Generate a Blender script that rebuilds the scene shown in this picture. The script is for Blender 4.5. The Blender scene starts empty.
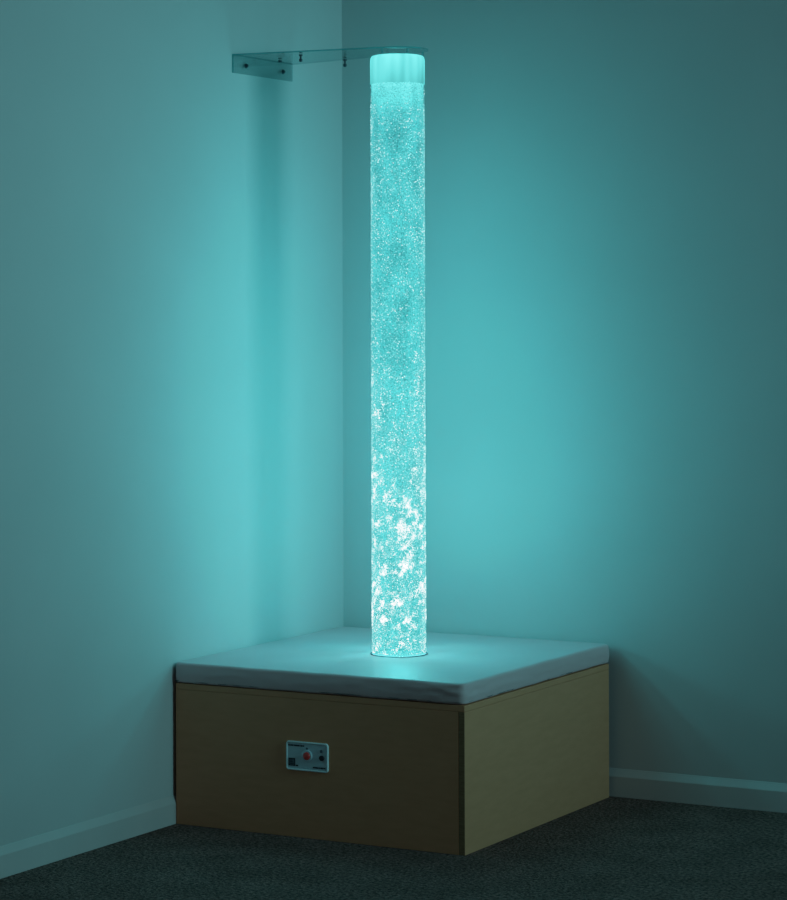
import bpy, bmesh, math, random
from mathutils import Vector, Matrix, noise

scene = bpy.context.scene
col = scene.collection
random.seed(11)

# ------------------------------------------------------------------ helpers
def link(name, me, mats=(), parent=None, smooth=False):
    for m in mats:
        me.materials.append(m)
    if smooth:
        for p in me.polygons:
            p.use_smooth = True
    o = bpy.data.objects.new(name, me)
    col.objects.link(o)
    if parent is not None:
        o.parent = parent
        o.matrix_parent_inverse = Matrix.Translation(parent.location).inverted() if parent.parent is None \
            else Matrix.Identity(4)
    return o

def from_bm(name, bm, mats=(), parent=None, smooth=False):
    bmesh.ops.recalc_face_normals(bm, faces=bm.faces[:])
    me = bpy.data.meshes.new(name)
    bm.to_mesh(me); bm.free()
    return link(name, me, mats, parent, smooth)

def add_box(bm, x0, x1, y0, y1, z0, z1, mi=0, bevel=0.0, seg=2):
    b = bmesh.new()
    bmesh.ops.create_cube(b, size=1)
    for v in b.verts:
        v.co = Vector(((x0+x1)/2 + v.co.x*(x1-x0), (y0+y1)/2 + v.co.y*(y1-y0), (z0+z1)/2 + v.co.z*(z1-z0)))
    if bevel:
        bmesh.ops.bevel(b, geom=b.edges[:], offset=bevel, segments=seg, profile=0.5, affect='EDGES')
    for f in b.faces:
        f.material_index = mi
    me = bpy.data.meshes.new('tmp'); b.to_mesh(me); b.free()
    bm.from_mesh(me); bpy.data.meshes.remove(me)

def add_lathe(bm, prof, cx, cy, n=64, mi=0, axis='z', closed=False):
    """prof = [(r, h), ...] around an axis through (cx, cy)"""
    rings = []
    for r, h in prof:
        ring = []
        if r < 1e-7:
            ring = [bm.verts.new(P3(cx, cy, 0, 0, h, axis))]
        else:
            for i in range(n):
                a = 2*math.pi*i/n
                ring.append(bm.verts.new(P3(cx, cy, r*math.cos(a), r*math.sin(a), h, axis)))
        rings.append(ring)
    pairs = list(zip(rings[:-1], rings[1:]))
    if closed:
        pairs.append((rings[-1], rings[0]))
    for A, B in pairs:
        for i in range(n):
            j = (i+1) % n
            if len(A) == 1 and len(B) == 1: continue
            if len(A) == 1: f = bm.faces.new((A[0], B[j], B[i]))
            elif len(B) == 1: f = bm.faces.new((A[i], A[j], B[0]))
            else: f = bm.faces.new((A[i], A[j], B[j], B[i]))
            f.material_index = mi

def P3(cx, cy, a, b, h, axis):
    if axis == 'z': return (cx+a, cy+b, h)
    if axis == 'x': return (h, cx+a, cy+b)      # centre given as (y, z)
    return (cx+a, h, cy+b)                       # axis y: centre given as (x, z)

def tag(o, label=None, cat=None, group=None, kind=None):
    if label: o['label'] = label
    if cat: o['category'] = cat
    if group: o['group'] = group
    if kind: o['kind'] = kind
    return o

def empty(name, loc, parent=None):
    o = bpy.data.objects.new(name, None)
    o.empty_display_size = 0.05
    col.objects.link(o)
    o.location = loc
    return o

# ------------------------------------------------------------------ materials
def lin(c):
    return tuple(((v/255)/12.92 if v/255 <= .04045 else ((v/255+.055)/1.055)**2.4) for v in c) + (1,)

def mat(name):
    m = bpy.data.materials.new(name); m.use_nodes = True
    nt = m.node_tree; nt.nodes.clear()
    out = nt.nodes.new('ShaderNodeOutputMaterial')
    return m, nt, out

def N(nt, t, **kw):
    n = nt.nodes.new(t)
    for k, v in kw.items():
        if k.startswith('_'): setattr(n, k[1:], v)
        else: n.inputs[k.replace('__', ' ')].default_value = v
    return n

def principled(name, color, rough=.6, color2=None, scale=10, stretch=(1,1,1), bump=0.0, bscale=None,
               metal=0, spec=.5, detail=4, lo=.35, hi=.65):
    m, nt, out = mat(name)
    b = N(nt, 'ShaderNodeBsdfPrincipled', Roughness=rough, Metallic=metal)
    b.inputs['Specular IOR Level'].default_value = spec
    b.inputs['Base Color'].default_value = color
    nt.links.new(b.outputs[0], out.inputs[0])
    tc = N(nt, 'ShaderNodeTexCoord'); mp = N(nt, 'ShaderNodeMapping')
    mp.inputs['Scale'].default_value = stretch
    nt.links.new(tc.outputs['Object'], mp.inputs[0])
    if color2 is not None:
        nz = N(nt, 'ShaderNodeTexNoise', Scale=scale, Detail=detail)
        nt.links.new(mp.outputs[0], nz.inputs['Vector'])
        rp = N(nt, 'ShaderNodeValToRGB')
        rp.color_ramp.elements[0].position = lo; rp.color_ramp.elements[0].color = color
        rp.color_ramp.elements[1].position = hi; rp.color_ramp.elements[1].color = color2
        nt.links.new(nz.outputs[0], rp.inputs[0]); nt.links.new(rp.outputs[0], b.inputs['Base Color'])
    if bump:
        nb = N(nt, 'ShaderNodeTexNoise', Scale=bscale or scale, Detail=4)
        nt.links.new(mp.outputs[0], nb.inputs['Vector'])
        bp = N(nt, 'ShaderNodeBump', Strength=bump, Distance=.004)
        nt.links.new(nb.outputs[0], bp.inputs['Height']); nt.links.new(bp.outputs[0], b.inputs['Normal'])
    return m

M_WALL = principled('painted_plaster', (.53, .47, .475, 1), .85, (.55, .485, .49, 1), 3, bump=.03, bscale=180, spec=.2)
M_CEIL = principled('ceiling_paint', (.4, .4, .4, 1), .9, spec=.1)
M_TRIM = principled('gloss_trim_paint', (.56, .47, .47, 1), .45, (.59, .49, .49, 1), 6, spec=.4)
M_WOOD = principled('birch_laminate', (.66, .27, .145, 1), .55, (.70, .29, .16, 1), 5, stretch=(3, 3, 14), spec=.3, detail=8)
M_WOODEDGE = principled('birch_edge', (.25, .13, .07, 1), .65, (.31, .17, .09, 1), 40, stretch=(1, 1, 8), spec=.2)
M_CAVITY = principled('dark_board', (.03, .028, .024, 1), .9)
M_VINYL = principled('padded_vinyl', (.66, .455, .475, 1), .5, (.70, .485, .505, 1), 5, spec=.35, bump=.10, bscale=26)
M_SEAM = principled('seam_thread', (.10, .11, .12, 1), .8)
M_SCREW = principled('dark_screw_metal', (.03, .035, .05, 1), .45, metal=.3)
M_PLATE = principled('anodised_plate', (.55, .66, .74, 1), .5, (.58, .69, .77, 1), 60, spec=.4)
M_RIM = principled('pale_rim', (.85, .95, 1.0, 1), .35, spec=.5)
M_INK = principled('dark_ink', (.015, .018, .035, 1), .6)
M_INK2 = principled('faded_ink', (.10, .13, .17, 1), .6)
M_RED = principled('red_plastic', (.85, .05, .05, 1), .3, (.92, .07, .06, 1), 80)
M_BLACKP = principled('black_plastic', (.01, .01, .02, 1), .4)

# carpet: short speckled pile
def carpet():
    m, nt, out = mat('cut_pile_carpet')
    b = N(nt, 'ShaderNodeBsdfPrincipled', Roughness=1.0)
    b.inputs['Specular IOR Level'].default_value = 0.05
    tc = N(nt, 'ShaderNodeTexCoord')
    n1 = N(nt, 'ShaderNodeTexNoise', Scale=95, Detail=3, Roughness=.7)
    n2 = N(nt, 'ShaderNodeTexNoise', Scale=7, Detail=2)
    v = N(nt, 'ShaderNodeTexVoronoi', Scale=150)
    for n in (n1, n2, v): nt.links.new(tc.outputs['Object'], n.inputs['Vector'])
    rp = N(nt, 'ShaderNodeValToRGB')
    e = rp.color_ramp.elements
    e[0].position = .36; e[0].color = (.060, .034, .032, 1)
    e[1].position = .66; e[1].color = (.31, .18, .16, 1)
    nt.links.new(n1.outputs[0], rp.inputs[0])
    rp2 = N(nt, 'ShaderNodeValToRGB')
    rp2.color_ramp.elements[0].position = .3; rp2.color_ramp.elements[0].color = (.8, .8, .8, 1)
    rp2.color_ramp.elements[1].position = .7; rp2.color_ramp.elements[1].color = (1.1, 1.1, 1.1, 1)
    nt.links.new(n2.outputs[0], rp2.inputs[0])
    mx = N(nt, 'ShaderNodeMix', _data_type='RGBA', _blend_type='MULTIPLY'); mx.inputs[0].default_value = 1
    nt.links.new(rp.outputs[0], mx.inputs[6]); nt.links.new(rp2.outputs[0], mx.inputs[7])
    nt.links.new(mx.outputs[2], b.inputs['Base Color'])
    bp = N(nt, 'ShaderNodeBump', Strength=.8, Distance=.006)
    ad = N(nt, 'ShaderNodeMath', _operation='ADD')
    nt.links.new(n1.outputs[0], ad.inputs[0]); nt.links.new(v.outputs['Distance'], ad.inputs[1])
    nt.links.new(ad.outputs[0], bp.inputs['Height']); nt.links.new(bp.outputs[0], b.inputs['Normal'])
    nt.links.new(b.outputs[0], out.inputs[0])
    return m
M_CARPET = carpet()

# clear acrylic sheet and tube (thin-walled: light passes, grazing rays reflect)
def acrylic(name, tint, gloss_mul=1.0, rough=.03):
    m, nt, out = mat(name)
    tr = N(nt, 'ShaderNodeBsdfTransparent', Color=tint)
    gl = N(nt, 'ShaderNodeBsdfGlossy', Roughness=rough)
    gl.inputs['Color'].default_value = (.9, 1, 1, 1)
    fr = N(nt, 'ShaderNodeFresnel', IOR=1.3)
    mu = N(nt, 'ShaderNodeMath', _operation='MULTIPLY'); mu.inputs[1].default_value = gloss_mul
    mix = N(nt, 'ShaderNodeMixShader')
    nt.links.new(fr.outputs[0], mu.inputs[0]); nt.links.new(mu.outputs[0], mix.inputs[0])
    nt.links.new(tr.outputs[0], mix.inputs[1]); nt.links.new(gl.outputs[0], mix.inputs[2])
    nt.links.new(mix.outputs[0], out.inputs[0])
    return m
M_ACRYL = acrylic('clear_acrylic_sheet', (.82, .88, .88, 1), .3)
M_TUBE = acrylic('clear_acrylic_tube', (.97, 1, 1, 1), .10)
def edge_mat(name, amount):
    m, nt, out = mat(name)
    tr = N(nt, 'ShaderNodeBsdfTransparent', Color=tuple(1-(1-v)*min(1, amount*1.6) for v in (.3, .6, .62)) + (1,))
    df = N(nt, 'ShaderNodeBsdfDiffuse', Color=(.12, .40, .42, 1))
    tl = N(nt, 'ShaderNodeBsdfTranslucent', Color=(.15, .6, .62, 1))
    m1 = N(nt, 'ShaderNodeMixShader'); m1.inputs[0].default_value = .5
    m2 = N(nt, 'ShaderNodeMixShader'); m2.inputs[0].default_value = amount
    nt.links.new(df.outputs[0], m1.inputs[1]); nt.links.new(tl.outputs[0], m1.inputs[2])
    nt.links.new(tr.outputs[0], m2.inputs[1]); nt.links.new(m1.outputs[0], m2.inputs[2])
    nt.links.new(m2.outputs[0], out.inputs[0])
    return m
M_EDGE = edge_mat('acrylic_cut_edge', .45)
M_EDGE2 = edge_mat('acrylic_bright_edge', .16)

BASE_Z, TOP_Z, WATER_Z = .4444, 2.1308, 2.049

# teal water, glow painted as emission, brighter at the foot and below the surface
def water():
    m, nt, out = mat('lit_teal_water')
    tc = N(nt, 'ShaderNodeTexCoord')
    sep = N(nt, 'ShaderNodeSeparateXYZ'); nt.links.new(tc.outputs['Object'], sep.inputs[0])
    mr = N(nt, 'ShaderNodeMapRange'); mr.inputs[1].default_value = BASE_Z; mr.inputs[2].default_value = WATER_Z
    nt.links.new(sep.outputs[2], mr.inputs[0])
    ramp = N(nt, 'ShaderNodeValToRGB')
    cr = ramp.color_ramp
    stops = [(0, (.13, 1.0, 1.02)), (.30, (.13, .97, 1.0)), (.5, (.11, .88, .92)), (.90, (.10, .78, .82)),
             (.950, (.10, .80, .84)), (.972, (.20, 1.30, 1.32)), (1, (.27, 1.50, 1.52))]
    cr.elements[0].position = 0; cr.elements[0].color = stops[0][1] + (1,)
    cr.elements[1].position = 1; cr.elements[1].color = stops[-1][1] + (1,)
    for p, c in stops[1:-1]:
        e = cr.elements.new(p); e.color = c + (1,)
    nt.links.new(mr.outputs[0], ramp.inputs[0])
    mp = N(nt, 'ShaderNodeMapping'); mp.inputs['Scale'].default_value = (1, 1, .45)
    nt.links.new(tc.outputs['Object'], mp.inputs[0])
    n1 = N(nt, 'ShaderNodeTexNoise', Scale=22, Detail=3)
    nt.links.new(mp.outputs[0], n1.inputs['Vector'])
    r1 = N(nt, 'ShaderNodeMapRange'); r1.inputs[1].default_value = .35; r1.inputs[2].default_value = .65
    r1.inputs[3].default_value = .62; r1.inputs[4].default_value = 1.12
    nt.links.new(n1.outputs[0], r1.inputs[0])
    n2 = N(nt, 'ShaderNodeTexNoise', Scale=330, Detail=2)
    nt.links.new(tc.outputs['Object'], n2.inputs['Vector'])
    r2 = N(nt, 'ShaderNodeMapRange'); r2.inputs[1].default_value = .35; r2.inputs[2].default_value = .65
    r2.inputs[3].default_value = .35; r2.inputs[4].default_value = 1.6
    nt.links.new(n2.outputs[0], r2.inputs[0])
    mu = N(nt, 'ShaderNodeMath', _operation='MULTIPLY')
    nt.links.new(r1.outputs[0], mu.inputs[0]); nt.links.new(r2.outputs[0], mu.inputs[1])
    st = N(nt, 'ShaderNodeMath', _operation='MULTIPLY'); st.inputs[1].default_value = WATER_STR
    nt.links.new(mu.outputs[0], st.inputs[0])
    em = N(nt, 'ShaderNodeEmission')
    nt.links.new(ramp.outputs[0], em.inputs[0]); nt.links.new(st.outputs[0], em.inputs[1])
    tr = N(nt, 'ShaderNodeBsdfTransparent', Color=(.9, 1, 1, 1))
    mx = N(nt, 'ShaderNodeMixShader'); mx.inputs[0].default_value = .55
    nt.links.new(tr.outputs[0], mx.inputs[1]); nt.links.new(em.outputs[0], mx.inputs[2])
    nt.links.new(mx.outputs[0], out.inputs[0])
    m.cycles.emission_sampling = 'NONE'
    return m
WATER_STR = .98
M_WATER = water()

def cap_mat():  # scattered light and vertical highlight streaks painted in as emission
    m, nt, out = mat('painted_glow_cap')
    tc = N(nt, 'ShaderNodeTexCoord')
    mp = N(nt, 'ShaderNodeMapping'); mp.inputs['Scale'].default_value = (1, 1, .12)
    nt.links.new(tc.outputs['Object'], mp.inputs[0])
    n1 = N(nt, 'ShaderNodeTexNoise', Scale=30, Detail=1)
    nt.links.new(mp.outputs[0], n1.inputs['Vector'])
    r1 = N(nt, 'ShaderNodeMapRange'); r1.inputs[1].default_value = .35; r1.inputs[2].default_value = .68
    r1.inputs[3].default_value = .72; r1.inputs[4].default_value = 1.35
    nt.links.new(n1.outputs[0], r1.inputs[0])
    sep = N(nt, 'ShaderNodeSeparateXYZ'); nt.links.new(tc.outputs['Object'], sep.inputs[0])
    mr = N(nt, 'ShaderNodeMapRange'); mr.inputs[1].default_value = WATER_Z; mr.inputs[2].default_value = TOP_Z
    mr.inputs[3].default_value = .74; mr.inputs[4].default_value = 1.45
    nt.links.new(sep.outputs[2], mr.inputs[0])
    mu = N(nt, 'ShaderNodeMath', _operation='MULTIPLY')
    nt.links.new(r1.outputs[0], mu.inputs[0]); nt.links.new(mr.outputs[0], mu.inputs[1])
    em = N(nt, 'ShaderNodeEmission'); em.inputs[0].default_value = (.17, 1, 1, 1)
    nt.links.new(mu.outputs[0], em.inputs[1]); nt.links.new(em.outputs[0], out.inputs[0])
    return m
M_CAP = cap_mat()

def bubble_mat():
    m, nt, out = mat('lit_air_bubbles')
    at = N(nt, 'ShaderNodeAttribute', _attribute_name='glow')
    em = N(nt, 'ShaderNodeEmission', Strength=1.0)
    nt.links.new(at.outputs['Color'], em.inputs[0])
    tr = N(nt, 'ShaderNodeBsdfTransparent')
    mx = N(nt, 'ShaderNodeMixShader'); mx.inputs[0].default_value = .7
    nt.links.new(tr.outputs[0], mx.inputs[1]); nt.links.new(em.outputs[0], mx.inputs[2])
    nt.links.new(mx.outputs[0], out.inputs[0])
    m.cycles.emission_sampling = 'NONE'
    return m
M_BUB = bubble_mat()

# ------------------------------------------------------------------ room
CEIL = 2.62
def struct(name, boxes, m):
    bm = bmesh.new()
    for b in boxes: add_box(bm, *b)
    return tag(from_bm(name, bm, [m]), kind='structure')
struct('floor', [(-.1, 7, -9.5, .1, -.06, 0)], M_CARPET)
struct('wall_left', [(-.1, 0, -9.5, .1, 0, CEIL)], M_WALL)
struct('wall_right', [(0, 7, 0, .1, 0, CEIL)], M_WALL)
struct('ceiling', [(-.1, 7, -9.5, .1, CEIL, CEIL+.06)], M_CEIL)

# baseboards: flat lower face, cove and sloping top
prof = [(0, 0), (.0095, 0), (.0095, .058), (.0090, .060), (.0022, .076), (.0012, .079), (0, .080)]
def baseboard(name, along, a0, a1):
    bm = bmesh.new()
    R = []
    for a in (a0, a1):
        R.append([bm.verts.new((t, a, z) if along == 'y' else (a, -t*1.5, z)) for t, z in [(t, z*(.965 if along == 'y' else 1)) for t, z in prof]])
    n = len(prof)
    for i in range(n):
        bm.faces.new((R[0][i], R[0][(i+1) % n], R[1][(i+1) % n], R[1][i]))
    bm.faces.new(R[0]); bm.faces.new(R[1])
    return tag(from_bm(name, bm, [M_TRIM]), kind='structure')
baseboard('baseboard_left', 'y', -9.5, 0)
baseboard('baseboard_right', 'x', .0095, 7)

# ------------------------------------------------------------------ plinth
GX, GY, A, B, HB, HM = .0105, .0304, .8940, .9441, .3892, .4444
X0, X1, Y0, Y1 = GX, GX+A, -B, -GY
plinth = empty('plinth', ((X0+X1)/2, (Y0+Y1)/2, 0))
tag(plinth, 'low square plinth in pale birch laminate standing in the room corner', 'plinth')
T = .018
def panel(name, x0, x1, y0, y1, z0, z1, parent=plinth, bev=.0012, m=M_WOOD, edge=False):
    bm = bmesh.new(); add_box(bm, x0, x1, y0, y1, z0, z1, 0, bev)
    return from_bm(name, bm, [m], parent)
panel('front_panel', X0, X1-T-.0005, Y0, Y0+T, 0, HB-T-.0005)
panel('side_panel', X1-T, X1, Y0, Y1, 0, HB-T-.0005).data.materials.append(M_WOODEDGE)
panel('side_panel', X0, X0+T, Y0+T+.0005, Y1, 0, HB-T-.0005)
panel('back_panel', X0+T+.0005, X1-T-.0005, Y1-T, Y1, 0, HB-T-.0005)
tp = panel('top_panel', X0, X1, Y0, Y1, HB-T, HB-.002)
tp.data.materials.append(M_WOODEDGE)
# cut edges of the ply show on the front of the right-hand panel and round the top board
for o in plinth.children:
    if len(o.data.materials) > 1:
        for f in o.data.polygons:
            n = f.normal
            if o.name.startswith('side') and n.y < -.7: f.material_index = 1

# control unit set in the front panel
PX, PZ, PW, PH = .4325, .2190, .130, .0775
yf = Y0
def rrect(cx, cz, w, h, r, n=6):
    pts = []
    for (sx, sz, a0) in ((1, 1, 0), (-1, 1, 90), (-1, -1, 180), (1, -1, 270)):
        for i in range(n+1):
            a = math.radians(a0 + 90*i/n)
            pts.append((cx + sx*(w/2-r) + r*math.cos(a), cz + sz*(h/2-r) + r*math.sin(a)))
    return pts
def add_slab_y(bm, pts, y0, y1, mi=0):          # y0 in front (more negative)
    F = [bm.verts.new((x, y0, z)) for x, z in pts]; K = [bm.verts.new((x, y1, z)) for x, z in pts]
    bm.faces.new(F).material_index = mi; bm.faces.new(K).material_index = mi
    for i in range(len(pts)):
        j = (i+1) % len(pts)
        bm.faces.new((F[i], F[j], K[j], K[i])).material_index = mi
bm = bmesh.new(); add_slab_y(bm, rrect(PX, PZ, PW-.010, PH-.010, .003), yf-.0035, yf-.0002)
cp = from_bm('control_panel', bm, [M_PLATE], plinth)
cp['label'] = 'grey metal control plate with red push button and pale rim'
def sub(name, bm, m, label=None, smooth=False):
    me = bpy.data.meshes.new(name); bmesh.ops.recalc_face_normals(bm, faces=bm.faces[:]); bm.to_mesh(me); bm.free()
    me.materials.append(m)
    if smooth:
        for p in me.polygons: p.use_smooth = True
    o = bpy.data.objects.new(name, me); col.objects.link(o); o.parent = cp
    o.matrix_parent_inverse = Matrix.Translation(plinth.location).inverted() @ Matrix.Identity(4)
    # parent chain carries the plinth offset and its inverse, so nothing is left to undo
    o.matrix_parent_inverse = Matrix.Identity(4)
    if label: o['label'] = label
    return o
# rim
bm = bmesh.new()
loops = []
for (w, h, r, y) in ((PW, PH, .008, yf-.0002), (PW, PH, .008, yf-.0042), (PW-.002, PH-.002, .0072, yf-.0056),
                     (PW-.0065, PH-.0065, .005, yf-.0056), (PW-.009, PH-.009, .004, yf-.0036), (PW-.0095, PH-.0095, .0035, yf-.0002)):
    loops.append([bm.verts.new((x, y, z)) for x, z in rrect(PX, PZ, w, h, r)])
for L1, L2 in zip(loops, loops[1:] + loops[:1]):
    for i in range(len(L1)):
        j = (i+1) % len(L1); bm.faces.new((L1[i], L1[j], L2[j], L2[i]))
sub('rim', bm, M_RIM, 'pale raised rim')
yp = yf-.0035
# button collar + red button
bx, bz = PX+.0005, PZ+.002
bm = bmesh.new()
add_lathe(bm, [(.0108, yp), (.0160, yp), (.0160, yp-.002), (.0145, yp-.0035), (.0108, yp-.0035)], bx, bz, 40, axis='y', closed=True)
sub('button_collar', bm, M_PLATE, smooth=False)
bm = bmesh.new()
add_lathe(bm, [(0, yp-.0075), (.005, yp-.0074), (.0088, yp-.0066), (.0104, yp-.005), (.0106, yp-.0005), (0, yp-.0005)], bx, bz, 40, axis='y')
sub('push_button', bm, M_RED, 'red round push button', True)
# jack socket and small knob above it
bm = bmesh.new()
add_lathe(bm, [(0, yp-.004), (.0062, yp-.004), (.0072, yp-.003), (.0072, yp-.0003), (0, yp-.0003)], PX+.0455, PZ-.0005, 28, axis='y')
sub('jack_socket', bm, M_BLACKP, 'black round socket')
bm = bmesh.new()
add_lathe(bm, [(0, yp-.002), (.0042, yp-.002), (.0042, yp-.0003), (0, yp-.0003)], PX+.0445, PZ+.0175, 24, axis='y')
sub('indicator_light', bm, M_INK2)
bm = bmesh.new()
add_lathe(bm, [(0, yp-.0015), (.003, yp-.0015), (.003, yp-.0003), (0, yp-.0003)], PX-.0005, PZ+.0215, 20, axis='y')
sub('indicator_light', bm, M_INK2)
# printed lettering: lines of small dark strokes, as unreadable as they are in the photograph
def print_line(x0, x1, zc, h, seed):
    rr = random.Random(seed); bm = bmesh.new(); x = x0
    while x < x1:
        w = rr.uniform(.0016, .0028)
        add_box(bm, x, min(x+w, x1+.001), yp-.0004, yp-.0001, zc-h/2, zc+h/2)
        x += w + rr.choice((.0003, .0003, .0004, .0010))
    return bm
sub('printed_lettering', print_line(PX-.059, PX-.010, PZ+.0275, .0042, 1), M_INK, 'dark line of print at the top left')
sub('printed_lettering', print_line(PX+.018, PX+.056, PZ-.0275, .0042, 2), M_INK, 'dark line of print at the bottom right')
bm = bmesh.new()
lx, lz, s = PX-.0475, PZ-.0175, .0105
for b in ((lx-s, lx+s, lz+s-.003, lz+s), (lx-s, lx+s, lz-s, lz-s+.003), (lx-s, lx-s+.003, lz-s, lz+s), (lx+s-.003, lx+s, lz-s, lz+s)):
    add_box(bm, b[0], b[1], yp-.0004, yp-.0001, b[2], b[3])
for k in range(3):
    add_box(bm, lx-s+.005, lx+s-.005-.002*k, yp-.0004, yp-.0001, lz-.0055+.0045*k, lz-.0035+.0045*k)
add_box(bm, lx+s+.0015, lx+s+.0095, yp-.0004, yp-.0001, lz-s, lz-s+.004)
add_box(bm, lx-s+.001, lx+s-.001, yp-.00025, yp-.0001, lz-s+.001, lz+s-.001, 1)
lg = sub('logo_mark', bm, M_INK, 'dark square emblem'); lg.data.materials.append(M_INK2)

# ------------------------------------------------------------------ padded mat on the plinth
def build_mat():
    ov = .0025
    x0, x1, y0, y1, z0, z1 = X0-.0060, X1+.0002, Y0-ov, Y1+.012, HB+.0004, HM
    n = 56
    R, RC = .009, .020
    def outline(inset, t):           # rounded-rectangle ring points, t in 0..1
        pass
    pts2 = []                        # unit ring, dense
    xs = [i/n for i in range(n)]
    cor = 6
    ring = []
    def arc(cx, cy, a0):
        for i in range(cor+1):
            a = math.radians(a0 + 90*i/cor); ring.append((cx, cy, math.cos(a), math.sin(a)))
    def line(ax, ay, bx_, by_, nx, ny):
        for i in range(1, n):
            t = i/n; ring.append((ax+(bx_-ax)*t, ay+(by_-ay)*t, nx, ny))
    a, b, c, d = x0+RC, x1-RC, y0+RC, y1-RC
    arc(b, d, 0); line(b, d, a, d, 0, 1)
    arc(a, d, 90); line(a, d, a, c, -1, 0)
    arc(a, c, 180); line(a, c, b, c, 0, -1)
    arc(b, c, 270); line(b, c, b, d, 1, 0)
    bm = bmesh.new()
    hh = z1 - z0
    prof = []                        # (radial offset from arc centre, z)
    for i in range(5):
        a_ = math.radians(-90 + 90*i/4); prof.append((RC-.006+.006*math.cos(a_), z0+.006+.006*math.sin(a_)))
    for k in range(1, 7):
        prof.append((RC + .0018*math.sin(math.pi*k/7), z0+.006+(hh-.006-R)*k/7))
    for i in range(6):
        a_ = math.radians(90*i/5); prof.append((RC-R+R*math.cos(a_), z1-R+R*math.sin(a_)))
    prof.append((RC-R-.004, z1)); prof.append((0, z1))
    loops = []
    for r, z in prof:
        L = []
        for (cx, cy, nx, ny) in ring:
            x, y = cx + nx*r, cy + ny*r
            side = 1 - abs((z-(z0+z1)/2)/(hh/2))
            # soft creases in the cover
            near = math.exp(-((x-x1)**2 + (y-y0)**2)/.02)
            w = noise.noise(Vector((x*9, y*9, z*55)))*.0016 + noise.noise(Vector((x*30+4, y*30, z*90)))*.0011*(1+3*near)
            w *= (.35 + max(side, 0))
            L.append(bm.verts.new((x + nx*w, y + ny*w, z + (noise.noise(Vector((x*12, y*12, 3)))*.0012 if z > z1-.004 or z < z0+.004 else 0))))
        loops.append(L)
    m = len(ring)
    for L1, L2 in zip(loops, loops[1:]):
        for i in range(m):
            j = (i+1) % m; bm.faces.new((L1[i], L1[j], L2[j], L2[i]))
    # top and bottom skins
    bm.faces.new(loops[0]); bm.faces.new(loops[-1])
    return bm, (x0, x1, y0, y1, z0, z1)
mat_root = empty('padded_mat', ((X0+X1)/2, (Y0+Y1)/2, HB))
tag(mat_root, 'thin pale grey vinyl padded mat covering the top of the plinth', 'mat')
bm, (mx0, mx1, my0, my1, mz0, mz1) = build_mat()
from_bm('vinyl_cover', bm, [M_VINYL], mat_root, True)
# welted seam low on the visible sides
bm = bmesh.new()
def add_rope(bm, P, r, n=6):
    prev = None
    for k, p in enumerate(P):
        p = Vector(p)
        d = (Vector(P[min(k+1, len(P)-1)]) - Vector(P[max(k-1, 0)])).normalized()
        u = d.cross(Vector((0, 0, 1))).normalized(); v = u.cross(d)
        L = [bm.verts.new(p + u*r*math.cos(2*math.pi*i/n) + v*r*math.sin(2*math.pi*i/n)) for i in range(n)]
        if prev:
            for i in range(n):
                bm.faces.new((prev[i], prev[(i+1) % n], L[(i+1) % n], L[i]))
        prev = L
zs = mz0+.0048
P = [(mx0+.006+(mx1-.020-mx0-.006)*i/60, my0+.0018, zs+.0006*math.sin(i*1.7)) for i in range(61)]
P += [(mx1-.020+.0182*math.sin(math.radians(a)), my0+.020-.0182*math.cos(math.radians(a)), zs) for a in range(15, 90, 15)]
P += [(mx1-.0018, my0+.020+(my1-.014-my0-.020)*i/60, zs+.0006*math.sin(i*1.3)) for i in range(61)]
add_rope(bm, P, .0016)
from_bm('seam', bm, [M_SEAM], mat_root, True)

# ------------------------------------------------------------------ bubble tube
TX, TY, TR = .4705, -.5035, .0812
tube = empty('bubble_tube', (TX, TY, BASE_Z))
tag(tube, 'tall clear bubble tube glowing teal standing on the padded mat', 'bubble tube')
def lathe_part(name, prof, m, n=96, closed=False, label=None, smooth=True, cx=TX, cy=TY, parent=tube):
    bm = bmesh.new(); add_lathe(bm, prof, cx, cy, n, closed=closed)
    o = from_bm(name, bm, [m], parent, smooth)
    if label: o['label'] = label
    return o
lathe_part('acrylic_tube', [(TR, BASE_Z+.004), (TR, TOP_Z-.006), (TR-.001, TOP_Z-.002), (TR-.003, TOP_Z),
                            (TR-.0035, TOP_Z-.002), (TR-.0035, BASE_Z+.004)], M_TUBE, closed=True)
ob = lathe_part('base_ring', [(TR-.0035, BASE_Z+.0002), (TR-.0004, BASE_Z+.0002), (TR-.0004, BASE_Z+.0022), (TR-.0035, BASE_Z+.0022)],
           M_SEAM, closed=True, label='thin dark ring at the foot')
RW = .0733
lathe_part('water_column', [(0, BASE_Z+.0035), (RW, BASE_Z+.0035)] + [(RW, BASE_Z+.0035+(WATER_Z-BASE_Z-.0035)*k/20) for k in range(1, 21)] + [(0, WATER_Z)],
           M_WATER, label='teal lit water').data.shade_flat()
RC2 = TR-.0042
lathe_part('top_cap', [(0, WATER_Z+.0005), (RC2, WATER_Z+.0005), (RC2, TOP_Z-.016), (RC2-.0015, TOP_Z-.008), (RC2-.005, TOP_Z-.003), (RC2-.012, TOP_Z-.0012), (0, TOP_Z-.001)],
           M_CAP, label='section above the water with painted-in glow and highlight streaks')

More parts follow.
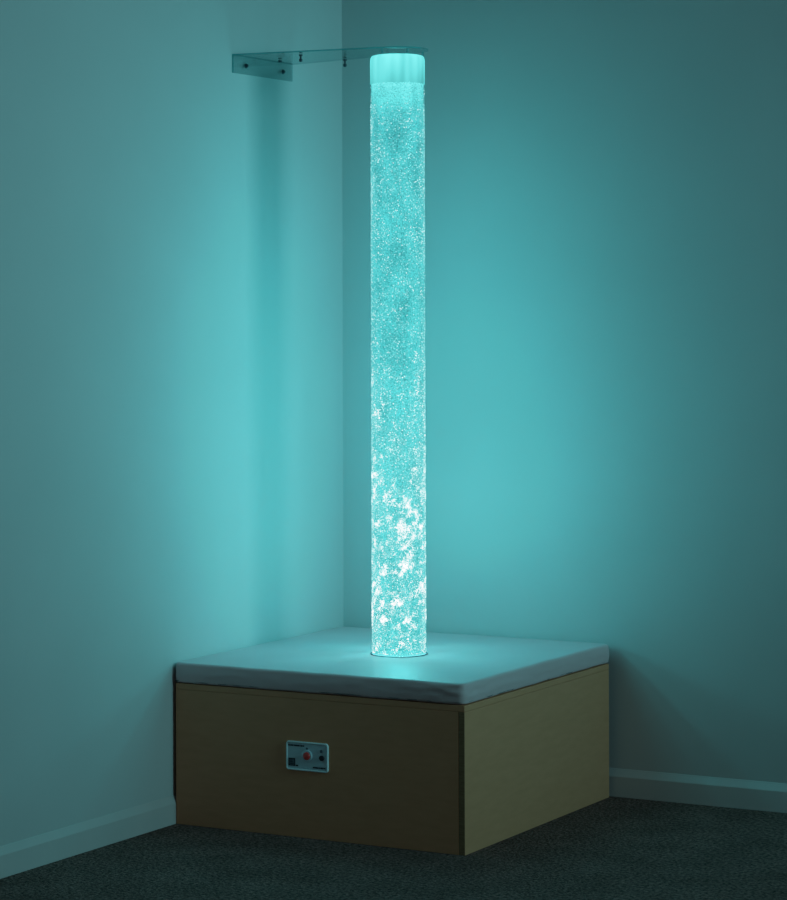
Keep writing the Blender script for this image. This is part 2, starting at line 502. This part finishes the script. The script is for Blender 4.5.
# bubbles: uncountable, one object
def bubbles():
    b = bmesh.new(); bmesh.ops.create_icosphere(b, subdivisions=1, radius=1)
    iv = [v.co.copy() for v in b.verts]; fi = [tuple(v.index for v in f.verts) for f in b.faces]; b.free()
    verts, faces, cols = [], [], []
    rnd = random.Random(5)
    def add(x, y, z, r, c):
        o = len(verts)
        for v in iv:
            verts.append((x+v.x*r, y+v.y*r, z+v.z*r)); cols.append(c)
        for f in fi: faces.append((f[0]+o, f[1]+o, f[2]+o))
    R0, R1 = RW+.0003, TR-.0037
    H = WATER_Z-BASE_Z
    def place(th, z, r, c):
        rr = rnd.uniform(R0+r*.2, max(R1-r, R0+r*.3))
        add(TX+rr*math.cos(th), TY+rr*math.sin(th), min(max(z, BASE_Z+.006+r), WATER_Z-r), r, c)
    def field(th, z, s=1.0):
        p = Vector((math.cos(th)*.075, math.sin(th)*.075, z*.75))
        return noise.noise(p*26*s) + .5*noise.noise(p*60*s+Vector((3, 1, 7)))
    # fine fizz
    n = 0
    while n < 42000:
        th = rnd.uniform(0, 2*math.pi); t = rnd.random(); z = BASE_Z + t*H
        if t > .965 and rnd.random() < .88: continue
        f = field(th, z)
        if rnd.random() > .66 + .6*f: continue
        n += 1
        k = rnd.random()
        s = .50 + .70*k + 1.0*k**6
        if t < .5: s *= 1.12
        c = (.20*s*s*(1+.8*k**5), .93*s, .95*s, 1)
        place(th, z, rnd.uniform(.0007, .00155), c)
    # white rising clusters in the lower half
    n = 0
    while n < 24000:
        th = rnd.uniform(0, 2*math.pi); t = rnd.random()**1.05*.56; z = BASE_Z + t*H
        p = Vector((math.cos(th)*.075, math.sin(th)*.075, z*.9))
        f = noise.noise(p*27) + .8*noise.noise(p*58+Vector((3, 1, 7))) + .6*noise.noise(p*130)
        dens = 1 if t < .31 else (1-.78*min(1, (t-.31)/.07))*(1 if t < .44 else max(0, 1-(t-.44)/.12))
        prob = min(1, max(0, (f+.08)/1.0))**1.25 * dens
        if t < .05: prob *= .55
        if rnd.random() > prob + .035*dens: continue
        n += 1
        s = rnd.uniform(.42, 1.2) * (.62 + .95*min(1, max(0, f)))
        if t > .32: s *= .8
        place(th, z, rnd.uniform(.0006, .0015), (1.75*s*s, 2.3*s, 2.3*s, 1))
    me = bpy.data.meshes.new('air_bubbles')
    me.from_pydata(verts, [], faces)
    ca = me.color_attributes.new('glow', 'FLOAT_COLOR', 'POINT')
    flat = [x for c in cols for x in c]
    ca.data.foreach_set('color', flat)
    return me
bo = link('air_bubbles', bubbles(), [M_BUB], tube, True)
tag(bo, 'fine teal fizz with white clusters in the lower half', kind='stuff')

# ------------------------------------------------------------------ clear wall bracket steadying the tube
BZ0, BZ1 = 2.1435, 2.1480
YF, YB, ZL = -.632, -.304, 2.0945
br = empty('wall_bracket', (0, (YF+YB)/2, ZL))
tag(br, 'clear acrylic bracket screwed to the left wall and reaching over the tube', 'bracket')
def slab_z(name, pts, z0, z1, parent):
    bm = bmesh.new()
    F = [bm.verts.new((x, y, z0)) for x, y in pts]; K = [bm.verts.new((x, y, z1)) for x, y in pts]
    bm.faces.new(F).material_index = 0; bm.faces.new(K).material_index = 0
    for i in range(len(pts)):
        j = (i+1) % len(pts)
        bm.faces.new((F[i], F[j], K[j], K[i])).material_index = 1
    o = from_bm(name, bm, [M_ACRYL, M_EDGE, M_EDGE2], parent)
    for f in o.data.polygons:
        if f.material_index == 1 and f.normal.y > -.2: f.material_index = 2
    return o
RD = .087
def tangent(px, py, sgn):
    d = math.hypot(px-TX, py-TY); base = math.atan2(py-TY, px-TX); a = math.acos(RD/d)
    return base + sgn*a
a0 = tangent(.0065, YF, 1); a1 = tangent(.0065, YB, -1)
while a1 < a0: a1 += 2*math.pi
pts = [(.0065, YF)] + [(TX+RD*math.cos(a0+(a1-a0)*i/48), TY+RD*math.sin(a0+(a1-a0)*i/48)) for i in range(49)] + [(.0065, YB)]
slab_z('shelf_plate', pts, BZ0, BZ1, br)
# wall plate
bm = bmesh.new()
add_box(bm, .0005, .0062, YF, YB, ZL, BZ1, 0)
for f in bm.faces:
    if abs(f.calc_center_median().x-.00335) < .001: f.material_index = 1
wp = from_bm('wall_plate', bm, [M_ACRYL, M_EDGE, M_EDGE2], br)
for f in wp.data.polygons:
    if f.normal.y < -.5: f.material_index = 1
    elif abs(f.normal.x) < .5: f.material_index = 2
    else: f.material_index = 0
# wall screws with washers
for (y, z) in ((-.566, 2.119), (-.361, 2.1185)):
    bm = bmesh.new()
    add_lathe(bm, [(0, .0063), (.0072, .0063), (.0072, .0078), (.0046, .0082), (.0044, .0120), (.0030, .0135), (0, .0135)], y, z, 24, axis='x')
    from_bm('screw', bm, [M_SCREW], br)
# bolts through the shelf plate
def bolt(x, y, l):
    bm = bmesh.new()
    add_lathe(bm, [(0, BZ0), (.0055, BZ0), (.0055, BZ0-.004), (.0025, BZ0-.0045), (.0025, BZ0-l*.55), (.0050, BZ0-l*.6), (.0050, BZ0-l*.9), (.0025, BZ0-l), (0, BZ0-l)], x, y, 16)
    add_lathe(bm, [(0, BZ1), (.0055, BZ1), (.005, BZ1+.003), (0, BZ1+.0035)], x, y, 16)
    from_bm('bolt', bm, [M_SCREW], br)
bolt(.045, -.44, .006); bolt(.184, -.555, .021); bolt(.222, -.368, .022)
# spacers between plate and tube rim
for ang in (-95, -40, 50, 140):
    a = math.radians(ang)
    sx, sy = TX+(TR-.004)*math.cos(a), TY+(TR-.004)*math.sin(a)
    bm = bmesh.new()
    add_lathe(bm, [(0, TOP_Z+.0002), (.0035, TOP_Z+.0002), (.0035, BZ0-.0001), (0, BZ0-.0001)], sx, sy, 16)
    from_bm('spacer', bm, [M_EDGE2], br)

# ------------------------------------------------------------------ light
FILL = 4.75
w = bpy.data.worlds.new('room_ambient'); scene.world = w; w.use_nodes = True
w.node_tree.nodes['Background'].inputs[0].default_value = (.97, 1, 1.0, 1)
w.node_tree.nodes['Background'].inputs[1].default_value = .064
ld = bpy.data.lights.new('doorway_light', 'AREA'); ld.shape = 'RECTANGLE'
ld.size = .95; ld.size_y = 1.1; ld.energy = 14.6; ld.color = (.31, 1, 1.06)
ld.spread = math.radians(70)
lo = bpy.data.objects.new('doorway_light', ld); col.objects.link(lo)
lo.location = (5.6, -1.38, 2.2)
d = Vector((.0, -1.2, 1.6)) - lo.location
lo.rotation_euler = d.to_track_quat('-Z', 'Z').to_euler()

# point lamps added along the tube's axis to throw its glow on the walls
for k in range(7):
    z = BASE_Z + .16 + .212*k
    pl = bpy.data.lights.new('tube_fill', 'POINT')
    pl.energy = FILL * (1.30, 1.75, 1.40, 1.08, .95, .70, .30)[k]
    pl.color = (.105, .96, 1.04)
    pl.shadow_soft_size = .03
    po = bpy.data.objects.new('tube_fill', pl); col.objects.link(po); po.location = (TX, TY, z)

# ------------------------------------------------------------------ camera
CX, CY, CZ, YAW, PITCH, ROLL, F, PY = 3.9556, -6.8631, 1.4, .5031, .0032, .0029, 2572.56, 306.41
c, s = math.cos(YAW), math.sin(YAW)
fw = Vector((-s, c, 0)); rt = Vector((c, s, 0)); up = Vector((0, 0, 1))
fw2 = fw*math.cos(PITCH) + up*math.sin(PITCH); up2 = up*math.cos(PITCH) - fw*math.sin(PITCH)
rt3 = rt*math.cos(ROLL) - up2*math.sin(ROLL); up3 = rt*math.sin(ROLL) + up2*math.cos(ROLL)
cd = bpy.data.cameras.new('camera'); cam = bpy.data.objects.new('camera', cd); col.objects.link(cam)
Mx = Matrix((rt3, up3, -fw2)).transposed().to_4x4(); Mx.translation = Vector((CX, CY, CZ))
cam.matrix_world = Mx
cd.sensor_fit = 'HORIZONTAL'; cd.sensor_width = 36; cd.lens = F/787*36
cd.shift_y = -(450-PY)/787
cd.clip_end = 60
scene.camera = cam

# camera response: straight in the shadows, long soft shoulder for the lit tube
vs = scene.view_settings
vs.view_transform = 'Standard'; vs.look = 'None'; vs.exposure = 0; vs.gamma = 1
vs.use_curve_mapping = True
cm = vs.curve_mapping
cm.use_clip = False
cm.clip_max_x = 3; cm.clip_max_y = 3
cc = cm.curves[3]
TONE = [(0, 0), (.2, .2), (.45, .44), (.7, .62), (1.0, .77), (1.5, .91), (2.2, 1.0)]
cc.points[0].location = TONE[0]; cc.points[1].location = TONE[-1]
for p in TONE[1:-1]:
    cc.points.new(*p)
for p in cc.points: p.handle_type = 'VECTOR'
cm.update()
scene.cycles.use_denoising = True
scene.cycles.max_bounces = 8
scene.cycles.transparent_max_bounces = 24
scene.cycles.sample_clamp_indirect = 4
